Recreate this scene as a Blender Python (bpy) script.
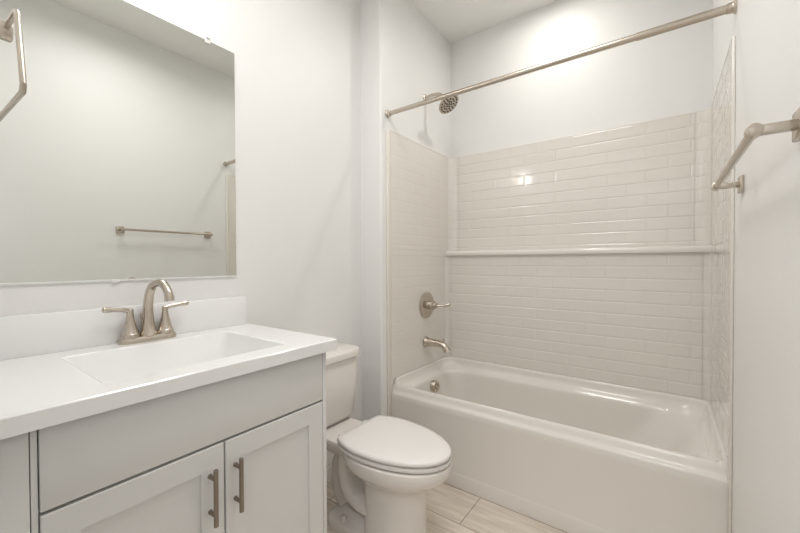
import bpy, bmesh, math
from mathutils import Vector, Matrix

for o in list(bpy.data.objects):
    bpy.data.objects.remove(o, do_unlink=True)
scene = bpy.context.scene
COL = scene.collection

# ------------------------------------------------------------------ measured layout (metres)
XM, XL, XR = -1.4884, -1.3328, 0.1912      # mirror wall, shower's plumbing wall, right wall
YF, YB = 1.721, 2.4906                     # tub front, back wall
YS = 1.6385                                # face of the stub wall beside the toilet
YW = 0.055                                 # wall at the vanity's left end
ZC = 2.8668                                # ceiling
RIM = 0.4183
CT = 0.9346                                # countertop height

# ------------------------------------------------------------------ camera
F_PX, YAW, PITCH, ROLL, CAM_H = 363.3728, 0.6316, 0.0131, -0.0036, 1.2013
cam_d = bpy.data.cameras.new('camera')
cam_d.sensor_fit = 'HORIZONTAL'
cam_d.sensor_width = 36.0
cam_d.lens = F_PX / 800.0 * 36.0
cam_d.clip_start = 0.02
cam = bpy.data.objects.new('camera', cam_d)
COL.objects.link(cam)
fwd = Vector((-math.sin(YAW), math.cos(YAW), 0))
rgt = Vector((math.cos(YAW), math.sin(YAW), 0))
upv = Vector((0, 0, 1))
cf = fwd * math.cos(PITCH) - upv * math.sin(PITCH)
cu = upv * math.cos(PITCH) + fwd * math.sin(PITCH)
cx_ = rgt * math.cos(ROLL) + cu * math.sin(ROLL)
cy_ = cu * math.cos(ROLL) - rgt * math.sin(ROLL)
M = Matrix((cx_, cy_, -cf)).transposed().to_4x4()
M.translation = Vector((0, 0, CAM_H))
cam.matrix_world = M
scene.camera = cam

# ------------------------------------------------------------------ light and exposure
scene.view_settings.view_transform = 'Standard'
scene.view_settings.look = 'None'
scene.view_settings.gamma = 1.0
scene.view_settings.use_curve_mapping = False
scene.view_settings.exposure = 1.12
w = bpy.data.worlds.new('world')
scene.world = w
w.use_nodes = True
w.node_tree.nodes['Background'].inputs[0].default_value = (0.95, 0.97, 1.0, 1)
w.node_tree.nodes['Background'].inputs[1].default_value = 0.3


def area_light(name, loc, rot, size, power, colour, shape='DISK', size_y=None, spread=180):
    d = bpy.data.lights.new(name, 'AREA')
    d.shape = shape
    d.size = size
    if size_y:
        d.size_y = size_y
    d.energy = power
    d.color = colour
    o = bpy.data.objects.new(name, d)
    o.location = loc
    o.rotation_euler = rot
    d.spread = math.radians(spread)
    COL.objects.link(o)
    return o


# recessed downlight over the tub, then two added unseen fill lights: bathroom and hall
area_light('shower_downlight', (-0.57, 2.10, ZC - 0.012), (0, 0, 0), 0.08, 2.0, (1.0, 0.97, 0.92), spread=176)
area_light('bathroom_fill', (-0.56, 0.84, ZC - 0.012), (0, 0, 0), 0.55, 5.4, (1.0, 0.985, 0.975), 'RECTANGLE', 0.6, spread=162)
area_light('hall_fill', (-0.1, -0.85, ZC - 0.02), (0, 0, 0), 0.7, 10.0, (0.96, 0.98, 1.0), 'RECTANGLE', 0.7)
VANITY_GLOW = 8.5

# ------------------------------------------------------------------ materials


def material(name, colour, rough=0.5, metal=0.0, coat=0.0, spec=0.5, emit=None, emit_strength=0.0):
    m = bpy.data.materials.new(name)
    m.use_nodes = True
    b = m.node_tree.nodes['Principled BSDF']
    b.inputs['Base Color'].default_value = (*colour, 1)
    b.inputs['Roughness'].default_value = rough
    b.inputs['Metallic'].default_value = metal
    b.inputs['Coat Weight'].default_value = coat
    b.inputs['Coat Roughness'].default_value = 0.08
    b.inputs['Specular IOR Level'].default_value = spec
    if emit:
        b.inputs['Emission Color'].default_value = (*emit, 1)
        b.inputs['Emission Strength'].default_value = emit_strength
    return m


def add_bump(m, scale, strength, distance=0.002, detail=3.0, stretch=None):
    nt = m.node_tree
    n = nt.nodes
    tc = n.new('ShaderNodeTexCoord')
    tx = n.new('ShaderNodeTexNoise')
    tx.inputs['Scale'].default_value = scale
    tx.inputs['Detail'].default_value = detail
    bp = n.new('ShaderNodeBump')
    bp.inputs['Strength'].default_value = strength
    bp.inputs['Distance'].default_value = distance
    src = tc.outputs['Object']
    if stretch:
        mp = n.new('ShaderNodeMapping')
        mp.inputs['Scale'].default_value = stretch
        nt.links.new(src, mp.inputs['Vector'])
        src = mp.outputs['Vector']
    nt.links.new(src, tx.inputs['Vector'])
    nt.links.new(tx.outputs['Fac'], bp.inputs['Height'])
    nt.links.new(bp.outputs['Normal'], n['Principled BSDF'].inputs['Normal'])
    return m


MAT = {}
MAT['paint'] = add_bump(material('white_wall_paint', (0.87, 0.865, 0.85), 0.42), 70, 0.22, 0.002)
MAT['ceiling'] = add_bump(material('white_ceiling_paint', (0.94, 0.935, 0.91), 0.6), 90, 0.2, 0.002)
MAT['trim'] = material('white_trim_paint', (0.80, 0.795, 0.78), 0.35)
MAT['acrylic'] = material('white_acrylic', (0.82, 0.785, 0.73), 0.11, coat=0.5)
MAT['tub'] = material('white_tub_enamel', (0.84, 0.805, 0.75), 0.14, coat=0.4)
MAT['porcelain'] = material('white_porcelain', (0.84, 0.80, 0.755), 0.10, coat=0.4)
MAT['seat'] = material('white_seat_plastic', (0.86, 0.835, 0.805), 0.22)
MAT['stone'] = material('white_cultured_marble', (0.92, 0.918, 0.915), 0.16, coat=0.3)
MAT['cabinet'] = material('pale_grey_cabinet_paint', (0.76, 0.757, 0.745), 0.38)
MAT['nickel'] = add_bump(material('brushed_nickel', (0.56, 0.50, 0.43), 0.26, 1.0), 400, 0.03, 0.0005)
MAT['pull'] = material('brushed_bronze_nickel', (0.29, 0.245, 0.205), 0.33, 1.0)
MAT['dark'] = material('dark_rubber', (0.05, 0.045, 0.04), 0.6)
MAT['shadow_gap'] = material('shaded_cabinet_gap', (0.42, 0.40, 0.37), 0.7)  # face frame coloured darker to stand in for shade in the door gaps
MAT['mirror'] = material('mirror_glass', (0.78, 0.79, 0.765), 0.0, 1.0)
MAT['clip'] = material('clear_clip_plastic', (0.82, 0.82, 0.80), 0.15)
MAT['channel'] = material('pale_metal_channel', (0.72, 0.68, 0.63), 0.3, 0.6)
MAT['glow'] = material('lit_frosted_glass', (0.9, 0.9, 0.88), 0.4, emit=(1.0, 0.97, 0.93), emit_strength=VANITY_GLOW)


def floor_material():
    m = material('wood_look_plank_tile', (0.6, 0.53, 0.45), 0.38)
    nt = m.node_tree
    n = nt.nodes
    L = nt.links.new
    tc = n.new('ShaderNodeTexCoord')
    mp = n.new('ShaderNodeMapping')
    mp.inputs['Location'].default_value = (0.755 + 1.22 - 0.194, -1.487 + 0.231 * 9 + 0.395, 0)
    L(tc.outputs['Object'], mp.inputs['Vector'])
    br = n.new('ShaderNodeTexBrick')
    br.inputs['Scale'].default_value = 1.0
    br.inputs['Brick Width'].default_value = 1.22
    br.inputs['Row Height'].default_value = 0.231
    br.inputs['Mortar Size'].default_value = 0.0022
    br.inputs['Mortar Smooth'].default_value = 0.1
    br.inputs['Color1'].default_value = (0.84, 0.765, 0.68, 1)
    br.inputs['Color2'].default_value = (0.77, 0.695, 0.61, 1)
    br.inputs['Mortar'].default_value = (0.38, 0.30, 0.23, 1)
    br.offset = 0.5
    L(mp.outputs['Vector'], br.inputs['Vector'])
    st = n.new('ShaderNodeMapping')
    st.inputs['Scale'].default_value = (1.6, 17.0, 1.0)
    L(tc.outputs['Object'], st.inputs['Vector'])
    nz = n.new('ShaderNodeTexNoise')
    nz.inputs['Scale'].default_value = 2.2
    nz.inputs['Detail'].default_value = 8.0
    nz.inputs['Roughness'].default_value = 0.62
    nz.inputs['Distortion'].default_value = 0.5
    L(st.outputs['Vector'], nz.inputs['Vector'])
    rp = n.new('ShaderNodeValToRGB')
    rp.color_ramp.elements[0].position = 0.32
    rp.color_ramp.elements[0].color = (0.74, 0.70, 0.655, 1)
    rp.color_ramp.elements[1].position = 0.66
    rp.color_ramp.elements[1].color = (1.06, 1.05, 1.03, 1)
    L(nz.outputs['Fac'], rp.inputs['Fac'])
    mx = n.new('ShaderNodeMix')
    mx.data_type = 'RGBA'
    mx.blend_type = 'MULTIPLY'
    mx.inputs['Factor'].default_value = 1.0
    L(br.outputs['Color'], mx.inputs['A'])
    L(rp.outputs['Color'], mx.inputs['B'])
    L(mx.outputs['Result'], n['Principled BSDF'].inputs['Base Color'])
    bp = n.new('ShaderNodeBump')
    bp.inputs['Strength'].default_value = 0.4
    bp.inputs['Distance'].default_value = 0.002
    bp.invert = True
    L(br.outputs['Fac'], bp.inputs['Height'])
    L(bp.outputs['Normal'], n['Principled BSDF'].inputs['Normal'])
    return m


MAT['floor'] = floor_material()

# ------------------------------------------------------------------ mesh helpers


def link_mesh(name, bm, mat, parent=None, smooth=True, angle=35):
    """one bmesh in world coordinates becomes one object"""
    bmesh.ops.remove_doubles(bm, verts=bm.verts, dist=1e-6)
    bmesh.ops.recalc_face_normals(bm, faces=bm.faces)
    me = bpy.data.meshes.new(name)
    off = Vector((0, 0, 0))
    q = parent
    while q is not None:
        off += q.location
        q = q.parent
    if parent is None:
        lo = Vector((min(v.co.x for v in bm.verts), min(v.co.y for v in bm.verts), min(v.co.z for v in bm.verts)))
        hi = Vector((max(v.co.x for v in bm.verts), max(v.co.y for v in bm.verts), max(v.co.z for v in bm.verts)))
        org = Vector(((lo.x + hi.x) / 2, (lo.y + hi.y) / 2, lo.z))
    else:
        org = Vector((0, 0, 0))
    bmesh.ops.translate(bm, vec=-(off + org), verts=bm.verts)
    bm.to_mesh(me)
    bm.free()
    me.materials.append(MAT[mat])
    if smooth:
        for f in me.polygons:
            f.use_smooth = True
        me.set_sharp_from_angle(angle=math.radians(angle))
    o = bpy.data.objects.new(name, me)
    o.location = org
    o.parent = parent
    COL.objects.link(o)
    return o


def thing(name, label, category, loc, group=None):
    o = bpy.data.objects.new(name, None)
    o.empty_display_size = 0.05
    o.location = loc
    COL.objects.link(o)
    o['label'] = label
    o['category'] = category
    if group:
        o['group'] = group
    return o


def tag(o, label, category, group=None):
    o['label'] = label
    o['category'] = category
    if group:
        o['group'] = group
    return o


def structure(name, bm, mat, **k):
    o = link_mesh(name, bm, mat, **k)
    o['kind'] = 'structure'
    return o


def box(bm, x0, x1, y0, y1, z0, z1, bevel=0.0, seg=2):
    t = bmesh.new()
    bmesh.ops.create_cube(t, size=1.0)
    for v in t.verts:
        v.co = Vector((x0 + (v.co.x + .5) * (x1 - x0), y0 + (v.co.y + .5) * (y1 - y0), z0 + (v.co.z + .5) * (z1 - z0)))
    if bevel > 0:
        bmesh.ops.bevel(t, geom=t.edges[:], offset=bevel, segments=seg, profile=0.5, affect='EDGES')
    merge(bm, t)
    return bm


def merge(bm, t):
    mp = {}
    for v in t.verts:
        mp[v] = bm.verts.new(v.co)
    for f in t.faces:
        try:
            bm.faces.new([mp[v] for v in f.verts])
        except ValueError:
            pass
    t.free()


def newbox(*a, **k):
    return box(bmesh.new(), *a, **k)


def loft(bm, rings, cap0=True, cap1=True, closed=True):
    rv = [[bm.verts.new(p) for p in r] for r in rings]
    n = len(rv[0])
    for a, b in zip(rv[:-1], rv[1:]):
        for i in range(n if closed else n - 1):
            j = (i + 1) % n
            bm.faces.new((a[i], a[j], b[j], b[i]))
    if cap0:
        bm.faces.new(rv[0][::-1])
    if cap1:
        bm.faces.new(rv[-1])
    return bm


def frame_of(d):
    d = Vector(d).normalized()
    a = Vector((0, 0, 1)) if abs(d.z) < 0.9 else Vector((0, 1, 0))
    u = d.cross(a).normalized()
    v = d.cross(u).normalized()
    return d, u, v


def lathe(bm, base, axis, prof, n=32, cap0=True, cap1=True):
    """prof: list of (distance along axis, radius)"""
    d, u, v = frame_of(axis)
    base = Vector(base)
    rings = []
    for t, r in prof:
        rings.append([base + d * t + (u * math.cos(2 * math.pi * i / n) + v * math.sin(2 * math.pi * i / n)) * max(r, 1e-5) for i in range(n)])
    return loft(bm, rings, cap0, cap1)


def spline(pts, k=8):
    """Catmull-Rom through pts; each pt may carry extra numbers (radius)"""
    P = [Vector(p) if len(p) <= 4 else p for p in pts]
    out = []
    for i in range(len(P) - 1):
        p0 = P[max(i - 1, 0)]
        p1 = P[i]
        p2 = P[i + 1]
        p3 = P[min(i + 2, len(P) - 1)]
        for s in range(k):
            t = s / k
            out.append(0.5 * ((2 * p1) + (p2 - p0) * t + (2 * p0 - 5 * p1 + 4 * p2 - p3) * t * t + (3 * p1 - p0 - 3 * p2 + p3) * t ** 3))
    out.append(P[-1])
    return out


def tube(bm, pts, n=20, side=None, squash=1.0, k=8, smooth=True):
    """pts: (x, y, z, r). side: fixed sideways vector scaled by squash"""
    P = spline([tuple(p) for p in pts], k) if smooth else [Vector(p) for p in pts]
    rings = []
    prev = None
    for i, p in enumerate(P):
        a = P[max(i - 1, 0)].to_3d()
        b = P[min(i + 1, len(P) - 1)].to_3d()
        d = (b - a).normalized()
        if side is not None:
            u = Vector(side).normalized()
            v = d.cross(u).normalized()
        elif prev is None:
            _, u, v = frame_of(d)
        else:
            u = (prev - d * prev.dot(d)).normalized()
            v = d.cross(u).normalized()
        prev = u
        c = p.to_3d()
        r = p[3]
        rings.append([c + u * (math.cos(2 * math.pi * j / n) * r * squash) + v * (math.sin(2 * math.pi * j / n) * r) for j in range(n)])
    return loft(bm, rings)


def rrect(x0, x1, y0, y1, r, n=6, z=0.0, m=0):
    """rounded rectangle ring; r is one radius or (r at x0y0, x1y0, x1y1, x0y1)"""
    if not isinstance(r, (tuple, list)):
        r = (r,) * 4
    pts = []
    cs = [(x0, y0, 1, 1, 180), (x1, y0, -1, 1, 270), (x1, y1, -1, -1, 0), (x0, y1, 1, -1, 90)]
    for (cx, cy, sx, sy, a0), rr in zip(cs, r):
        for i in range(n + 1):
            a = math.radians(a0 + 90 * i / n)
            pts.append(Vector((cx + sx * rr + rr * math.cos(a), cy + sy * rr + rr * math.sin(a), z)))
    if m:
        out = []
        for i, p in enumerate(pts):
            out.append(p)
            if i % (n + 1) == n:
                q = pts[(i + 1) % len(pts)]
                out += [p.lerp(q, k / m) for k in range(1, m)]
        pts = out
    return pts


def uv_ball(bm, c, r, n=16, squash=(1, 1, 1)):
    t = bmesh.new()
    bmesh.ops.create_uvsphere(t, u_segments=n * 2, v_segments=n, radius=r)
    for v in t.verts:
        v.co = Vector((v.co.x * squash[0], v.co.y * squash[1], v.co.z * squash[2])) + Vector(c)
    merge(bm, t)
    return bm


# ================================================================== ROOM SHELL
T = 0.12
HY = -1.7                     # far end of the hall behind the camera
HX0, HX1 = -1.2, 1.1
structure('floor', newbox(XM - T, HX1 + T, HY - T, YB + T, -0.08, 0.0), 'floor', smooth=False)
structure('ceiling', newbox(XM - T, HX1 + T, HY - T, YB + T, ZC, ZC + 0.1), 'ceiling', smooth=False)
structure('wall_left', newbox(XM - T, XM, YW - T, YS, 0, ZC), 'paint', smooth=False)
structure('wall_back', newbox(XL, XR, YB, YB + T, 0, ZC), 'paint', smooth=False)
# stub wall with a rounded outside corner
bm = bmesh.new()
cr = 0.016
ring = [(XM - T, YS), (XL - cr, YS)]
for i in range(1, 7):
    a = math.radians(-90 + 90 * i / 6)
    ring.append((XL - cr + cr * math.cos(a), YS + cr + cr * math.sin(a)))
ring += [(XL, YB + T), (XM - T, YB + T)]
loft(bm, [[Vector((x, y, z)) for x, y in ring] for z in (0, ZC)])
structure('wall_shower', bm, 'paint', angle=50)
structure('wall_right', newbox(XR, XR + T, YW - T, YB + T, 0, ZC), 'paint', smooth=False)
# wall at the vanity's end with the doorway in which the camera stands
bm = bmesh.new()
DX0, DH = -0.56, 2.06
box(bm, XM, DX0, YW - T, YW, 0, ZC)
box(bm, DX0, XR, YW - T, YW, DH, ZC)
structure('wall_front', bm, 'paint', smooth=False)
bm = bmesh.new()
box(bm, HX0 - T, HX0, HY, YW - T, 0, ZC)
structure('wall_hall_left', bm, 'paint', smooth=False)
structure('wall_hall_right', newbox(HX1, HX1 + T, HY, YW - T, 0, ZC), 'paint', smooth=False)
structure('wall_hall_end', newbox(HX0 - T, HX1 + T, HY - T, HY, 0, ZC), 'paint', smooth=False)
bm = bmesh.new()
box(bm, XR + T, HX1 + T, YW - T, YW, 0, ZC)
structure('wall_hall_side', bm, 'paint', smooth=False)
# baseboards
structure('baseboard_left', newbox(XM, XM + 0.014, 0.865, YS, 0, 0.085, bevel=0.004), 'trim')
structure('baseboard_stub', newbox(XM + 0.014, XL - 0.012, YS - 0.014, YS, 0, 0.085, bevel=0.004), 'trim')
structure('baseboard_right', newbox(XR - 0.014, XR, YW + 0.02, YF - 0.02, 0, 0.085, bevel=0.004), 'trim')

# ================================================================== BATHTUB
tub = thing('bathtub', 'white alcove bathtub with a flat apron and raised back ledge', 'bathtub', ((XL + XR) / 2, (YF + YB) / 2, 0))
bm = bmesh.new()
x0, x1, y0, y1 = XL + 0.002, XR - 0.002, YF, YB - 0.005
N = 10
# rim: front lip, deck, raised ledge along the walls, then the basin
ix0, ix1, iy0, iy1 = XL + 0.072, XR - 0.070, YF + 0.074, 2.352


def deck_ring(pts, zfun):
    return [Vector((p.x, p.y, zfun(p))) for p in pts]


def wallness(p):
    t = min(1.0, max(0.0, (p.y - (YF + 0.008)) / 0.034))
    return t * t * (3 - 2 * t)


LED = 0.485
rings = []
LED = 0.492
wl = wallness


def tub_ring(l, r, f, k, rad, zf):
    rings.append(deck_ring(rrect(l, r, f, k, rad, N, m=30), zf))


tub_ring(x0, x1, y0, y1, 0.003, lambda p: RIM - 0.035)
tub_ring(x0, x1, y0 + 0.001, y1, 0.003, lambda p: RIM - 0.012)
tub_ring(x0, x1, y0 + 0.005, y1, 0.003, lambda p: RIM - 0.003 + (LED - RIM) * wl(p))
tub_ring(x0, x1, y0 + 0.013, y1, 0.003, lambda p: RIM + (LED - RIM) * wl(p))
tub_ring(x0 + 0.012, x1 - 0.012, y0 + 0.018, 2.397, (0.004, 0.004, 0.07, 0.07), lambda p: RIM + (LED + 0.002 - RIM) * wl(p))
tub_ring(x0 + 0.017, x1 - 0.017, y0 + 0.022, 2.391, (0.004, 0.004, 0.07, 0.07), lambda p: RIM + (LED - RIM) * wl(p))
tub_ring(x0 + 0.019, x1 - 0.019, y0 + 0.026, 2.388, (0.01, 0.01, 0.075, 0.075), lambda p: RIM + (LED - 0.006 - RIM) * wl(p))
tub_ring(x0 + 0.0195, x1 - 0.0195, y0 + 0.032, 2.387, (0.01, 0.01, 0.075, 0.075), lambda p: RIM + (LED - 0.018 - RIM) * wl(p))
tub_ring(x0 + 0.024, x1 - 0.024, y0 + 0.045, 2.383, (0.03, 0.03, 0.09, 0.09), lambda p: RIM + 0.036 * wl(p))
tub_ring(x0 + 0.034, x1 - 0.034, y0 + 0.055, 2.375, (0.06, 0.06, 0.11, 0.11), lambda p: RIM + 0.022 * wl(p))
tub_ring(x0 + 0.050, x1 - 0.048, y0 + 0.062, 2.363, (0.09, 0.10, 0.13, 0.13), lambda p: RIM + 0.014 * wl(p))
tub_ring(ix0 - 0.008, ix1 + 0.020, iy0 - 0.008, iy1 + 0.008, (0.11, 0.12, 0.15, 0.15), lambda p: RIM + 0.008 * wl(p))
tub_ring(ix0 - 0.002, ix1 + 0.004, iy0 - 0.002, iy1 + 0.001, (0.115, 0.125, 0.155, 0.155), lambda p: RIM - 0.001 + 0.004 * wl(p))
tub_ring(ix0, ix1 - 0.012, iy0, iy1 - 0.003, (0.12, 0.13, 0.16, 0.16), lambda p: RIM - 0.012)
tub_ring(ix0 + 0.003, ix1 - 0.035, iy0 + 0.003, iy1 - 0.006, (0.12, 0.14, 0.17, 0.16), lambda p: RIM - 0.040)
tub_ring(ix0 + 0.015, ix1 - 0.09, iy0 + 0.009, iy1 - 0.014, (0.12, 0.15, 0.18, 0.16), lambda p: RIM - 0.12)
tub_ring(ix0 + 0.030, ix1 - 0.18, iy0 + 0.02, iy1 - 0.03, (0.12, 0.16, 0.18, 0.15), lambda p: RIM - 0.24)
tub_ring(ix0 + 0.045, ix1 - 0.23, iy0 + 0.034, iy1 - 0.044, (0.12, 0.15, 0.16, 0.14), lambda p: RIM - 0.29)
tub_ring(ix0 + 0.070, ix1 - 0.28, iy0 + 0.060, iy1 - 0.07, (0.10, 0.12, 0.13, 0.12), lambda p: RIM - 0.320)
tub_ring(ix0 + 0.13, ix1 - 0.36, iy0 + 0.12, iy1 - 0.13, (0.08,) * 4, lambda p: RIM - 0.332)
loft(bm, rings, cap0=False, cap1=True)
link_mesh('basin', bm, 'tub', tub, angle=55)
# apron: flat upper field and a shallow kick band at the floor
bm = bmesh.new()
prof = [(y0, RIM - 0.035), (y0 + 0.004, 0.082), (y0 + 0.0015, 0.074), (y0 - 0.001, 0.068), (y0 - 0.001, 0.0), (y0 + 0.06, 0.0), (y0 + 0.06, RIM - 0.036)]
loft(bm, [[Vector((x, y, z)) for y, z in prof] for x in (x0, x1)])
link_mesh('apron', bm, 'tub', tub, angle=60)
# overflow cover in the basin's end wall
ov = thing('overflow_cover', 'round brushed nickel overflow cover in the end wall of the tub', 'overflow', (0, 0, 0))
bpy.data.objects.remove(ov)
ovc = Vector((ix0 + 0.004, 2.085, 0.368))
bm = bmesh.new()
lathe(bm, ovc, (1, 0, 0.12), [(0, 0.038), (0.026, 0.038), (0.032, 0.034), (0.031, 0.024), (0.026, 0.022), (0.026, 0.016), (0.032, 0.014), (0.034, 0.0)], 32)
ovo = link_mesh('overflow_cover', bm, 'nickel', tub)
ovo['label'] = 'round brushed nickel overflow cover'
bm = bmesh.new()
lathe(bm, (-1.08, 2.06, RIM - 0.333), (0, 0, 1), [(0, 0.038), (0.004, 0.036), (0.005, 0.02), (0.012, 0.018), (0.013, 0.0)], 28)
link_mesh('drain', bm, 'nickel', tub)

# ================================================================== TUB SURROUND (embossed subway tile panels)
sur = thing('tub_surround', 'glossy white tub surround with embossed subway tiles and a long moulded shelf', 'tub surround', ((XL + XR) / 2, YB, 0.49))
STOP = 1.980
SHT, SHB = 1.279, 1.243
ZB0 = 0.4945
PITCH_Z, TILE = 0.0676, 0.195
GAP, BEV, HGT = 0.0030, 0.0042, 0.0014


def tile_panel(bm, org, U, Nn, width, z0, z1, phase, top, hgt=HGT):
    """raised tiles on a backing sheet: org + U*s + z, raised along Nn"""
    org = Vector(org)
    U = Vector(U)
    Nn = Vector(Nn)
    P = lambda s, z, h: org + U * s + Vector((0, 0, z)) + Nn * h
    q = [bm.verts.new(P(s, z, 0)) for s, z in ((0, z0), (width, z0), (width, z1), (0, z1))]
    bm.faces.new(q)
    k = 0
    while True:
        zt = top - k * PITCH_Z
        zb = zt - PITCH_Z
        if zt <= z0 + 0.012:
            break
        if zb < z1:
            za, zc = max(zb + GAP / 2, z0 + 0.001), min(zt - GAP / 2, z1 - 0.001)
            off = phase + (k % 2) * TILE / 2
            j0 = math.floor((0 - off) / TILE) - 1
            for j in range(j0, j0 + int(width / TILE) + 4):
                a = max(off + j * TILE + GAP / 2, 0.0)
                b = min(off + (j + 1) * TILE - GAP / 2, width)
                if b - a < 0.014 or zc - za < 0.012:
                    continue
                o4 = [(a, za), (b, za), (b, zc), (a, zc)]
                m4 = [(a + BEV * .55, za + BEV * .55), (b - BEV * .55, za + BEV * .55), (b - BEV * .55, zc - BEV * .55), (a + BEV * .55, zc - BEV * .55)]
                i4 = [(a + BEV * 1.5, za + BEV * 1.5), (b - BEV * 1.5, za + BEV * 1.5), (b - BEV * 1.5, zc - BEV * 1.5), (a + BEV * 1.5, zc - BEV * 1.5)]
                loft(bm, [[P(s, z, 0.0002) for s, z in o4], [P(s, z, hgt * .75) for s, z in m4], [P(s, z, hgt) for s, z in i4]], cap0=False)
        k += 1


CW = 0.062                       # corner cove
TH = 0.007
YU = YB - 0.016                  # upper back panel face
YL = 2.402                       # lower back panel face
ux0, ux1 = XL + TH + CW, XR - TH - CW
bm = bmesh.new()
ph = (-0.187 - 0.0975 - ux0) % TILE
tile_panel(bm, (ux0, YU, 0), (1, 0, 0), (0, -1, 0), ux1 - ux0, SHT - 0.005, STOP, ph, STOP)
link_mesh('upper_back_panel', bm, 'acrylic', sur, smooth=False)
bm = bmesh.new()
lx0, lx1 = XL + TH + 0.03, XR - TH - 0.03
ph = (-0.187 - 0.0975 - lx0) % TILE
tile_panel(bm, (lx0, YL, 0), (1, 0, 0), (0, -1, 0), lx1 - lx0, ZB0, SHB + 0.004, ph, STOP)
link_mesh('lower_back_panel', bm, 'acrylic', sur, smooth=False)
def cove_rows(bm, X, sgn, yb, r, z0, z1, side_h):
    """concave corner with the tile rows carried round it"""
    prof = []
    k = 0
    while STOP - k * PITCH_Z > z0 + 0.012:
        zt, zb = STOP - k * PITCH_Z, STOP - (k + 1) * PITCH_Z
        k += 1
        if zb > z1 - 0.012:
            continue
        za, zc = max(zb + GAP / 2, z0), min(zt - GAP / 2, z1)
        prof = [(za, 0.0), (za + BEV * .55, HGT * .75), (za + BEV * 1.5, HGT), (zc - BEV * 1.5, HGT), (zc - BEV * .55, HGT * .75), (zc, 0.0)] + prof
    rows = []
    for i in range(11):
        a = math.radians(90 * i / 10)
        nx, ny = sgn * math.sin(a), -math.cos(a)
        px, py = X + sgn * (TH + r) - nx * r, yb - r - ny * r
        e = 1 + (side_h / HGT - 1) * i / 10
        rows.append([Vector((px + nx * h * e, py + ny * h * e, z)) for z, h in prof])
    loft(bm, rows, cap0=False, cap1=False, closed=False)


for X, sgn, fy in ((XL, 1, 1.684), (XR, -1, 1.698)):
    bm = bmesh.new()
    xf = X + sgn * TH
    ya = fy + 0.044
    SH = 0.0007 if sgn > 0 else 0.0005
    tile_panel(bm, (xf, ya, 0), (0, 1, 0), (sgn, 0, 0), YU - CW - ya, SHT - 0.004, STOP, 0.06, STOP, SH)
    xf2 = X + sgn * (TH + 0.001)
    ylo = max(ya, YF + 0.012)
    tile_panel(bm, (xf2, ylo, 0), (0, 1, 0), (sgn, 0, 0), YL - 0.03 - ylo, ZB0, SHT - 0.004, 0.06, STOP, SH)
    box(bm, min(xf, xf2), max(xf, xf2), ylo, YL - 0.03, SHT - 0.0055, SHT - 0.0040)
    # plain front flange running down to the floor in front of the tub, and the top lip
    xa, xb = sorted((X, X + sgn * (TH + .002)))
    box(bm, xa, xb, YF - 0.0015, max(ya, YF + .012) + 0.001, ZB0 - 0.0005, STOP, bevel=0.0)
    box(bm, xa, xb, YF - 0.0015, YU - 0.01, STOP - 0.004, STOP + 0.006, bevel=0.003)
    link_mesh('side_panel', bm, 'acrylic', sur, smooth=False)
    structure('trim_1' if sgn > 0 else 'trim_2', box(newbox(xa, xb, fy, YF - 0.0015, 0.0, STOP - 0.004, bevel=0.003), xa, xb, YF - 0.003, YF + 0.010, RIM + 0.0008, ZB0 - 0.001), 'acrylic')
    bm = bmesh.new()
    cove_rows(bm, X, sgn, YU, CW, SHT - 0.004, STOP, SH)
    cove_rows(bm, X, sgn, YL, 0.03, ZB0, SHT - 0.004, SH)
    link_mesh('corner_column', bm, 'acrylic', sur, angle=6)
bm = bmesh.new()
box(bm, XL + TH, XR - TH, YU - 0.0016, YB, STOP - 0.003, STOP + 0.006, bevel=0.003)
link_mesh('top_lip', bm, 'acrylic', sur)
# moulded shelf
bm = bmesh.new()
sp = [(YU + 0.004, SHT + 0.004), (YU - 0.010, SHT + 0.0015), (2.396, SHT), (2.386, SHT - 0.003), (2.380, SHT - 0.010), (2.379, SHT - 0.022), (2.381, SHB + 0.002), (2.386, SHB), (YL + 0.006, SHB), (YL + 0.006, SHB + 0.006)]
loft(bm, [[Vector((x, y, z)) for y, z in sp] for x in (XL + TH, XR - TH)])
link_mesh('shelf', bm, 'acrylic', sur, angle=50)

# ================================================================== SHOWER FITTINGS
# curtain rod
ZR, YR = 2.074, 1.700
rod = thing('shower_curtain_rod', 'long brushed nickel shower curtain rod spanning the tub alcove', 'curtain rod', ((XL + XR) / 2, YR, ZR))
bm = bmesh.new()
lathe(bm, (XL + 0.012, YR, ZR), (1, 0, 0), [(0, 0.0125), (XR - XL - 0.30, 0.0125), (XR - XL - 0.30, 0.0148), (XR - XL - 0.024, 0.0148)], 28)
link_mesh('rod', bm, 'nickel', rod)
for X, sg in ((XL, 1), (XR, -1)):
    bm = bmesh.new()
    lathe(bm, (X, YR, ZR), (sg, 0, 0), [(0, 0.0225), (0.005, 0.0225), (0.008, 0.019), (0.012, 0.0175), (0.026, 0.0165), (0.027, 0.014)], 28)
    link_mesh('end_flange', bm, 'nickel', rod)

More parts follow.
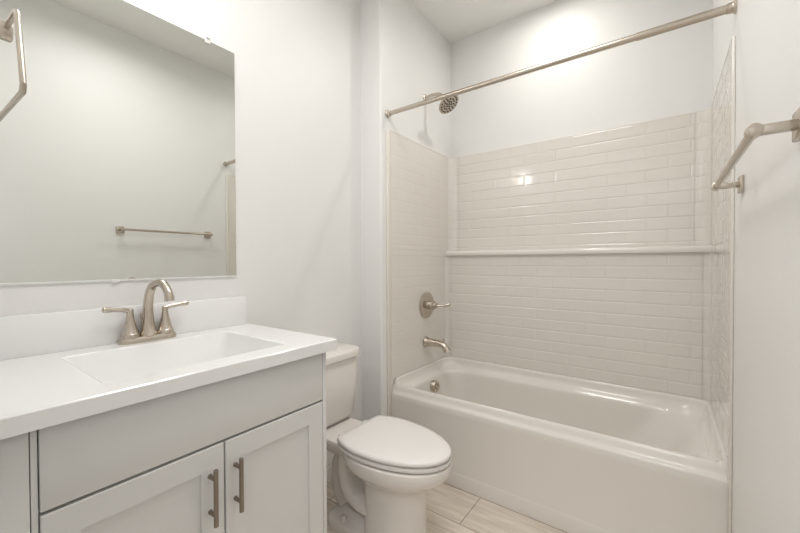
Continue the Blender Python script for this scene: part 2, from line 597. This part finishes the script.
# shower head
HYY = 2.118
sh = thing('shower_fixture', 'round brushed nickel shower head on a curved wall arm', 'shower head', (XL, HYY, 2.315))
bm = bmesh.new()
lathe(bm, (XL, HYY, 2.318), (1, 0, 0), [(0, 0.024), (0.003, 0.024), (0.008, 0.017), (0.010, 0.011)], 28)
link_mesh('wall_flange', bm, 'nickel', sh)
bm = bmesh.new()
tube(bm, [(XL + 0.005, HYY, 2.318, 0.0105), (XL + 0.06, HYY, 2.322, 0.0105), (XL + 0.115, HYY, 2.312, 0.0105), (-1.183, HYY, 2.278, 0.0105)], 16)
link_mesh('arm', bm, 'nickel', sh)
hn = Vector((0.63, -0.03, -0.777)).normalized()
hc = Vector((-1.149, HYY, 2.232))
bm = bmesh.new()
uv_ball(bm, hc - hn * 0.048, 0.017)
lathe(bm, hc - hn * 0.044, hn, [(0, 0.012), (0.012, 0.016), (0.020, 0.024), (0.028, 0.055), (0.034, 0.070), (0.040, 0.0745), (0.046, 0.0745), (0.048, 0.072)], 40)
link_mesh('head', bm, 'nickel', sh)
bm = bmesh.new()
d_, u_, v_ = frame_of(hn)
for rr, cnt in ((0.0, 1), (0.019, 6), (0.038, 11), (0.058, 17)):
    for i in range(cnt):
        a = 2 * math.pi * i / cnt + rr * 20
        lathe(bm, hc + hn * 0.0035 + (u_ * math.cos(a) + v_ * math.sin(a)) * rr, hn, [(0, 0.0066), (0.0030, 0.0058), (0.004, 0.003)], 10)
nz = link_mesh('spray_nozzles', bm, 'dark', sh)
nz['label'] = 'dark rubber spray nozzles'

# mixing valve
vx = XL + TH + 0.006
val = thing('shower_valve', 'round brushed nickel shower valve with lever handle on the tiled end wall', 'shower valve', (vx, 2.113, 0.905))
bm = bmesh.new()
lathe(bm, (vx, 2.113, 0.905), (1, 0, 0), [(0, 0.087), (0.004, 0.087), (0.008, 0.082), (0.011, 0.060), (0.013, 0.034), (0.013, 0.0)], 44)
link_mesh('escutcheon', bm, 'nickel', val)
bm = bmesh.new()
lathe(bm, (vx + 0.012, 2.113, 0.905), (1, 0, 0), [(0, 0.030), (0.010, 0.027), (0.035, 0.025), (0.037, 0.029), (0.044, 0.029), (0.046, 0.022), (0.066, 0.019), (0.070, 0.012), (0.071, 0.0)], 30)
link_mesh('hub', bm, 'nickel', val)
bm = bmesh.new()
tube(bm, [(vx + 0.066, 2.113, 0.905, 0.010), (vx + 0.085, 2.117, 0.904, 0.0085), (vx + 0.110, 2.130, 0.905, 0.0075), (vx + 0.135, 2.148, 0.910, 0.0115), (vx + 0.150, 2.158, 0.913, 0.011), (vx + 0.156, 2.161, 0.914, 0.005)], 14)
link_mesh('lever', bm, 'nickel', val)

# tub spout
spo = thing('tub_spout', 'brushed nickel tub spout with diverter knob below the shower valve', 'tub spout', (vx, 2.10, 0.655))
bm = bmesh.new()
lathe(bm, (vx, 2.10, 0.655), (1, 0, 0), [(0, 0.036), (0.006, 0.036), (0.014, 0.031), (0.04, 0.026)], 28)
tube(bm, [(vx + 0.03, 2.10, 0.655, 0.0275), (vx + 0.075, 2.10, 0.655, 0.0235), (vx + 0.112, 2.10, 0.653, 0.0215), (vx + 0.138, 2.10, 0.644, 0.0205), (vx + 0.156, 2.10, 0.627, 0.0215), (vx + 0.166, 2.10, 0.611, 0.0245)], 22, side=(0, 1, 0))
link_mesh('spout_body', bm, 'nickel', spo)
bm = bmesh.new()
lathe(bm, (vx + 0.134, 2.10, 0.664), (0.3, 0, 1), [(0, 0.0055), (0.016, 0.0055), (0.018, 0.010), (0.024, 0.010), (0.027, 0.006), (0.027, 0.0)], 16)
link_mesh('diverter_knob', bm, 'nickel', spo)

# ================================================================== TOILET
TY = 1.238
toi = thing('toilet', 'white two-piece toilet with closed lid between the vanity and the bathtub', 'toilet', (-1.05, TY, 0))


def egg(xb, xf, hw, z, n=64, sq=2.3, clip=None):
    """egg outline: round front at xf, blunter back at xb, half width hw"""
    pts = []
    L = xf - xb
    cx = xb + L * 0.42
    for i in range(n):
        a = 2 * math.pi * i / n
        c, s = math.cos(a), math.sin(a)
        e = 2.0 if c > 0 else sq
        ax = (xf - cx) if c > 0 else (cx - xb)
        x = cx + ax * math.copysign(abs(c) ** (2 / e), c)
        y = TY + hw * math.copysign(abs(s) ** (2 / e), s)
        if clip is not None:
            x = max(x, clip)
        pts.append(Vector((x, y, z)))
    return pts


bm = bmesh.new()
loft(bm, [
    egg(-1.072, -0.782, 0.113, 0.0, sq=2.6), egg(-1.072, -0.782, 0.113, 0.010, sq=2.6), egg(-1.068, -0.786, 0.110, 0.03, sq=2.6),
    egg(-1.064, -0.792, 0.105, 0.14, sq=2.6), egg(-1.066, -0.790, 0.104, 0.22, sq=2.5), egg(-1.075, -0.786, 0.106, 0.262, sq=2.4),
    egg(-1.10, -0.768, 0.120, 0.290, sq=2.3), egg(-1.125, -0.738, 0.142, 0.312, sq=2.3), egg(-1.148, -0.706, 0.163, 0.330, sq=2.3),
    egg(-1.158, -0.688, 0.175, 0.346, sq=2.35), egg(-1.164, -0.680, 0.1795, 0.362, sq=2.4), egg(-1.166, -0.677, 0.181, 0.385, sq=2.4), egg(-1.165, -0.679, 0.180, 0.395, sq=2.4), egg(-1.160, -0.686, 0.173, 0.3985, sq=2.4)], cap0=True, cap1=True)
# rear deck that carries the tank
loft(bm, [rrect(-1.40, -1.10, TY - 0.085, TY + 0.085, 0.03, 6, 0.325), rrect(-1.44, -1.08, TY - 0.105, TY + 0.105, 0.04, 6, 0.354), rrect(-1.455, -1.07, TY - 0.114, TY + 0.114, 0.04, 6, 0.372),
          rrect(-1.456, -1.06, TY - 0.118, TY + 0.118, 0.04, 6, 0.392), rrect(-1.452, -1.065, TY - 0.114, TY + 0.114, 0.036, 6, 0.398)])
# trapway with its S bend and foot
tube(bm, [(-1.185, TY, 0.370, 0.032), (-1.195, TY, 0.31, 0.034), (-1.195, TY, 0.25, 0.034), (-1.178, TY, 0.19, 0.036), (-1.135, TY, 0.148, 0.038), (-1.07, TY, 0.130, 0.040), (-1.0, TY, 0.130, 0.04)], 24, side=(0, 1, 0), squash=2.35)
tube(bm, [(-1.20, TY, 0.30, 0.045), (-1.26, TY, 0.24, 0.045), (-1.26, TY, 0.12, 0.045), (-1.21, TY, 0.03, 0.045)], 20, side=(0, 1, 0), squash=0.9)
loft(bm, [rrect(-1.275, -0.98, TY - 0.114, TY + 0.114, 0.07, 8, 0.0), rrect(-1.275, -0.98, TY - 0.114, TY + 0.114, 0.07, 8, 0.026), rrect(-1.270, -0.98, TY - 0.110, TY + 0.110, 0.068, 8, 0.036), rrect(-1.260, -0.98, TY - 0.100, TY + 0.100, 0.06, 8, 0.041), rrect(-1.235, -0.98, TY - 0.07, TY + 0.07, 0.04, 8, 0.048), rrect(-1.21, -0.98, TY - 0.05, TY + 0.05, 0.04, 8, 0.075)])
link_mesh('bowl', bm, 'porcelain', toi, angle=50)
for s in (-1, 1):
    bm = bmesh.new()
    lathe(bm, (-1.165, TY + s * 0.083, 0.040), (0, 0, 1), [(0, 0.016), (0.012, 0.015), (0.019, 0.010), (0.022, 0.0)], 20)
    link_mesh('bolt_cap', bm, 'porcelain', toi)
# seat ring, then lid
bm = bmesh.new()
loft(bm, [egg(-1.205, -0.700, 0.160, 0.4035, sq=2.1, clip=-1.130), egg(-1.221, -0.679, 0.177, 0.4065, sq=2.1, clip=-1.146), egg(-1.223, -0.677, 0.179, 0.412, sq=2.1, clip=-1.148), egg(-1.222, -0.678, 0.178, 0.4185, sq=2.1, clip=-1.147), egg(-1.217, -0.686, 0.171, 0.4215, sq=2.1, clip=-1.142)])
link_mesh('seat', bm, 'seat', toi, angle=50)
bm = bmesh.new()
loft(bm, [egg(-1.205, -0.700, 0.160, 0.4265, sq=2.1, clip=-1.130), egg(-1.223, -0.680, 0.177, 0.4285, sq=2.1, clip=-1.148), egg(-1.225, -0.677, 0.179, 0.433, sq=2.1, clip=-1.150), egg(-1.224, -0.679, 0.177, 0.441, sq=2.1, clip=-1.149), egg(-1.219, -0.687, 0.171, 0.4455, sq=2.1, clip=-1.144), egg(-1.195, -0.72, 0.150, 0.449, sq=2.1, clip=-1.120), egg(-1.05, -0.79, 0.08, 0.451, sq=2.6)])
link_mesh('lid', bm, 'seat', toi, angle=50)
for s in (-1, 1):
    bm = bmesh.new()
    box(bm, -1.185, -1.140, TY + s * 0.075 - 0.022, TY + s * 0.075 + 0.022, 0.400, 0.430, bevel=0.008)
    link_mesh('seat_hinge', bm, 'seat', toi)
# tank
bm = bmesh.new()


def tank_ring(hw, xb, xf, z, r=0.075):
    return rrect(xb, xf, TY - hw, TY + hw, (0.03, r, r, 0.03), 8, z)


loft(bm, [tank_ring(0.135, -1.452, -1.335, 0.3985), tank_ring(0.155, -1.460, -1.308, 0.407), tank_ring(0.168, -1.466, -1.294, 0.43), tank_ring(0.177, -1.470, -1.284, 0.56), tank_ring(0.183, -1.473, -1.279, 0.712), tank_ring(0.181, -1.472, -1.281, 0.716)])
link_mesh('tank', bm, 'porcelain', toi, angle=50)
bm = bmesh.new()
loft(bm, [tank_ring(0.183, -1.475, -1.277, 0.7165, .08), tank_ring(0.192, -1.479, -1.268, 0.722, .085), tank_ring(0.193, -1.479, -1.267, 0.742, .085), tank_ring(0.190, -1.477, -1.271, 0.752, .083), tank_ring(0.174, -1.465, -1.288, 0.757, .075)])
link_mesh('tank_lid', bm, 'porcelain', toi, angle=50)
# ================================================================== VANITY
XC = -0.9218
VY0, VY1 = YW + 0.002, 0.888
top = thing('countertop', 'white one-piece vanity countertop with rectangular moulded sink and backsplash', 'countertop', ((XM + XC) / 2, (VY0 + VY1) / 2, CT - 0.037))
bm = bmesh.new()
sx0, sx1, sy0, sy1 = -1.372, -1.002, 0.262, 0.732
N = 6
xo0, xo1 = XM + 0.001, XC
rings = [rrect(xo0, xo1, VY0, VY1, 0.003, N, CT - 0.037), rrect(xo0, xo1, VY0, VY1, 0.003, N, CT - 0.003), rrect(xo0 + .002, xo1 - .003, VY0 + .002, VY1 - .003, 0.003, N, CT),
         rrect(sx0 - .006, sx1 + .006, sy0 - .006, sy1 + .006, 0.020, N, CT), rrect(sx0 - .002, sx1 + .002, sy0 - .002, sy1 + .002, 0.018, N, CT - .002), rrect(sx0, sx1, sy0, sy1, 0.018, N, CT - .007),
         rrect(sx0 + .020, sx1 - .030, sy0 + .025, sy1 - .025, 0.03, N, CT - .085), rrect(sx0 + .030, sx1 - .045, sy0 + .040, sy1 - .040, 0.035, N, CT - .108), rrect(sx0 + .06, sx1 - .08, sy0 + .08, sy1 - .08, 0.03, N, CT - .117),
         rrect(sx0 + .15, sx1 - .15, sy0 + .20, sy1 - .20, 0.02, N, CT - .122)]
loft(bm, rings[:5], cap0=False, cap1=False)
link_mesh('counter_slab', bm, 'stone', top, angle=12)
bm = bmesh.new()
loft(bm, rings[4:], cap0=False)
link_mesh('sink_basin', bm, 'stone', top, angle=40)
link_mesh('backsplash', newbox(XM + 0.001, XM + 0.021, VY0, VY1 - 0.012, CT - 0.0005, 1.054, bevel=0.003), 'stone', top)
bm = bmesh.new()
lathe(bm, ((sx0 + sx1) / 2, 0.497, CT - 0.122), (0, 0, 1), [(0, 0.031), (0.003, 0.030), (0.004, 0.022), (0.008, 0.020), (0.009, 0.0)], 28)
sd = link_mesh('sink_drain', bm, 'nickel', top)
sd['label'] = 'nickel sink drain'

XFACE = -0.942
cab = thing('vanity_cabinet', 'pale grey shaker vanity cabinet with two doors under the white countertop', 'vanity cabinet', ((XM + XFACE) / 2, 0.5, 0))
CZ = CT - 0.037
bm = bmesh.new()
cyA, cyB = 0.1340, 0.856
XB = XFACE - 0.020
th = 0.016
box(bm, XM + 0.001, XB, cyA, cyA + th, 0, CZ - 0.001)
box(bm, XM + 0.001, XB, cyB - th, cyB, 0, CZ - 0.001, bevel=0.0015)
box(bm, XM + 0.001, XM + 0.012, cyA + th, cyB - th, 0.09, CZ - 0.001)
box(bm, XM + 0.012, XB, cyA + th, cyB - th, 0.09, 0.106)
box(bm, XB - 0.09, XB - 0.075, cyA + th, cyB - th, 0, 0.09)
link_mesh('carcass', bm, 'cabinet', cab)
bm = bmesh.new()
ff = XB - 0.018
box(bm, ff, XB, cyA + th, cyA + 0.035, 0.106, CZ - 0.001)
box(bm, ff, XB, cyB - 0.035, cyB - th, 0.106, CZ - 0.001)
box(bm, ff, XB, cyA + 0.035, cyB - 0.035, CZ - 0.03, CZ - 0.001)
box(bm, ff, XB, cyA + 0.035, cyB - 0.035, 0.70, 0.75)
box(bm, ff, XB, cyA + 0.035, cyB - 0.035, 0.106, 0.13)
link_mesh('face_frame', bm, 'shadow_gap', cab)
# right stile standing flush with the doors
link_mesh('side_stile', newbox(XB, XFACE - 0.001, 0.8405, cyB, 0.095, CZ - 0.001, bevel=0.0012), 'cabinet', cab)
link_mesh('side_stile', newbox(XB, XFACE - 0.005, 0.1340, 0.1437, 0.095, CZ - 0.001, bevel=0.0010), 'cabinet', cab)
link_mesh('filler_strip', newbox(XB - 0.02, XFACE - 0.004, VY0, 0.1325, 0.0, CZ - 0.001, bevel=0.0015), 'cabinet', cab)
link_mesh('drawer_front', newbox(XB, XFACE, 0.1455, 0.8385, 0.7325, CZ - 0.006, bevel=0.0018), 'cabinet', cab)


def shaker_door(ya, yb, za, zb):
    bm = bmesh.new()
    R = lambda i, x: [Vector((x, ya + i, za + i)), Vector((x, yb - i, za + i)), Vector((x, yb - i, zb - i)), Vector((x, ya + i, zb - i))]
    fr = 0.0585
    loft(bm, [R(0, XB), R(0, XFACE - 0.0018), R(0.0018, XFACE), R(fr, XFACE), R(fr + 0.0012, XFACE - 0.007), R(fr + 0.006, XFACE - 0.0072)])
    return bm


def bar_pull(parent, y, zc):
    bm = bmesh.new()
    xb = XFACE + 0.030
    lathe(bm, (xb, y, zc - 0.072), (0, 0, 1), [(0, 0.0048), (0.001, 0.0058), (0.143, 0.0058), (0.144, 0.0048)], 18)
    for s in (-1, 1):
        lathe(bm, (XFACE - 0.0005, y, zc + s * 0.046), (1, 0, 0), [(0, 0.0062), (0.002, 0.0055), (0.030, 0.0046)], 14)
    h = link_mesh('handle', bm, 'pull', parent)
    h['label'] = 'dark nickel bar handle'
    return h


DT = 0.7255
dl = link_mesh('door', shaker_door(0.1455, 0.4955, 0.10, DT), 'cabinet', cab, angle=20)
bar_pull(dl, 0.458, 0.606)
dr = link_mesh('door', shaker_door(0.4995, 0.8385, 0.10, DT), 'cabinet', cab, angle=20)
bar_pull(dr, 0.526, 0.606)

# faucet
FX, FY = -1.436, 0.495
fau = thing('faucet', 'brushed nickel centerset faucet with arched spout and two lever handles', 'faucet', (FX, FY, CT))
bm = bmesh.new()
loft(bm, [rrect(FX - .026, FX + .027, FY - .086, FY + .086, 0.026, 8, CT), rrect(FX - .026, FX + .027, FY - .086, FY + .086, 0.026, 8, CT + .010), rrect(FX - .022, FX + .023, FY - .082, FY + .082, 0.022, 8, CT + .018), rrect(FX - .016, FX + .017, FY - .074, FY + .074, 0.016, 8, CT + .021)])
link_mesh('base_plate', bm, 'nickel', fau)
bm = bmesh.new()
lathe(bm, (FX, FY, CT + 0.018), (0, 0, 1), [(0, 0.027), (0.010, 0.0255), (0.013, 0.023), (0.040, 0.0185), (0.060, 0.0165)], 28)
tube(bm, [(FX, FY, CT + .07, .0168), (FX + .001, FY, CT + .115, .0150), (FX + .011, FY + .001, CT + .160, .0140), (FX + .036, FY + .004, CT + .190, .0132), (FX + .074, FY + .009, CT + .200, .0128), (FX + .107, FY + .011, CT + .191, .0127), (FX + .128, FY + .013, CT + .170, .0127), (FX + .134, FY + .014, CT + .154, .0127)], 20, side=(0, 1, 0))
lathe(bm, (FX + .1337, FY + .014, CT + .157), (0.16, 0.02, -1), [(0, 0.0138), (0.014, 0.0142), (0.015, 0.011), (0.012, 0.009)], 20)
link_mesh('spout', bm, 'nickel', fau)
for s in (-1, 1):
    bm = bmesh.new()
    hy = FY + s * 0.052
    lathe(bm, (FX, hy, CT + 0.018), (0, 0, 1), [(0, 0.027), (0.012, 0.0255), (0.014, 0.0235), (0.030, 0.0185), (0.052, 0.0135), (0.070, 0.0105), (0.080, 0.0095), (0.086, 0.0098), (0.092, 0.0095), (0.096, 0.006), (0.097, 0.0)], 26)
    tube(bm, [(FX, hy - s * 0.002, CT + .106, .0085), (FX + .002, hy + s * .022, CT + .112, .0072), (FX + .004, hy + s * .045, CT + .1145, .0070), (FX + .006, hy + s * .062, CT + .1165, .0085), (FX + .0065, hy + s * .073, CT + .118, .0086), (FX + .0067, hy + s * .076, CT + .1183, .004)], 16)
    link_mesh('lever_handle', bm, 'nickel', fau)
bm = bmesh.new()
lathe(bm, (FX - 0.020, FY - 0.012, CT + 0.018), (0, 0, 1), [(0, 0.003), (0.058, 0.003), (0.060, 0.006), (0.074, 0.0055), (0.076, 0.0)], 14)
link_mesh('lift_rod', bm, 'nickel', fau)

# mirror
mir = thing('wall_mirror', 'large frameless rectangular mirror above the vanity', 'mirror', (XM, 0.46, 1.137))
MY0, MY1, MZ0, MZ1 = 0.068, 0.8434, 1.1395, 2.0903
bm = newbox(XM + 0.0003, XM + 0.0035, MY0, MY1, MZ0, MZ1, bevel=0.0010, seg=1)
link_mesh('mirror_pane', bm, 'mirror', mir, smooth=False)
bm = bmesh.new()
box(bm, XM + 0.0037, XM + 0.0050, MY0, MY1, MZ0 - 0.0005, MZ0 + 0.006, bevel=0.0006, seg=1)
link_mesh('bottom_channel', bm, 'trim', mir)
for y in (0.205, 0.730):
    bm = bmesh.new()
    box(bm, XM + 0.0003, XM + 0.008, y - 0.010, y + 0.010, MZ1 + 0.001, MZ1 + 0.010, bevel=0.002)
    box(bm, XM + 0.0037, XM + 0.008, y - 0.010, y + 0.010, MZ1 - 0.013, MZ1 + 0.010, bevel=0.0015)
    link_mesh('clip', bm, 'clip', mir)
bm = bmesh.new()
box(bm, XM + 0.0052, XM + 0.0062, 0.418 - 0.012, 0.418 + 0.012, MZ0 - 0.006, MZ0 + 0.009, bevel=0.0008)
link_mesh('clip', bm, 'clip', mir)

# towel bar on the right wall
TBX, TBZ = XR - 0.063, 1.437
tb = thing('towel_bar', 'long brushed nickel towel bar on square wall plates beside the tub', 'towel bar', (XR, 1.24, TBZ))
bm = bmesh.new()
lathe(bm, (TBX, 0.912, TBZ), (0, 1, 0), [(0, 0.0085), (0.63, 0.0085)], 24)
link_mesh('bar', bm, 'nickel', tb)
for y in (0.920, 1.534):
    bm = bmesh.new()
    box(bm, XR - 0.010, XR, y - 0.025, y + 0.025, TBZ - 0.025, TBZ + 0.025, bevel=0.002)
    box(bm, TBX, XR - 0.009, y - 0.0085, y + 0.0085, TBZ - 0.0085, TBZ + 0.0085, bevel=0.002)
    lathe(bm, (TBX, y - 0.0125, TBZ), (0, 1, 0), [(0, 0.0105), (0.001, 0.012), (0.024, 0.012), (0.025, 0.0105)], 24)
    link_mesh('bracket', bm, 'nickel', tb)

# towel ring on the wall at the vanity's end
RY = 0.120
tr = thing('towel_ring', 'open square brushed nickel towel ring on a round post next to the mirror', 'towel ring', (-1.03, YW, 1.65))
bm = bmesh.new()
lathe(bm, (-1.015, YW, 1.642), (0, 1, 0), [(0, 0.024), (0.006, 0.024), (0.010, 0.013), (0.040, 0.012), (0.050, 0.0175), (0.072, 0.0175), (0.074, 0.015), (0.074, 0.009)], 26)
link_mesh('wall_post', bm, 'nickel', tr)
bm = bmesh.new()
path = [(-1.015, RY, 1.645), (-0.903, RY, 1.634), (-0.893, RY, 1.622), (-0.852, RY, 1.495), (-0.858, RY, 1.484), (-1.140, RY, 1.500), (-1.152, RY, 1.508), (-1.140, RY, 1.560)]
tube(bm, [(*q, 0.0044) for q in path], 14, k=4, smooth=False)
link_mesh('ring', bm, 'nickel', tr)

# vanity light above the mirror
vl = thing('vanity_light', 'nickel wall light with two lit frosted globes above the mirror', 'wall light', (XM, 0.42, 2.20))
VZ = 2.252
link_mesh('back_plate', newbox(XM, XM + 0.022, 0.36, 0.48, VZ - 0.055, VZ + 0.055, bevel=0.004), 'nickel', vl)
bm = bmesh.new()
tube(bm, [(XM + 0.02, 0.42, VZ, 0.010), (XM + 0.090, 0.42, VZ, 0.010)], 14)
lathe(bm, (XM + 0.090, 0.34, VZ), (0, 1, 0), [(0, 0.009), (0.16, 0.009)], 16)
link_mesh('arm', bm, 'nickel', vl)
for y in (0.34, 0.50):
    bm = bmesh.new()
    lathe(bm, (XM + 0.090, y, VZ + 0.01), (0, 0, -1), [(0, 0.018), (0.010, 0.030), (0.04, 0.037), (0.085, 0.038), (0.10, 0.033), (0.105, 0.0)], 24)
    link_mesh('lamp_shade', bm, 'glow', vl)
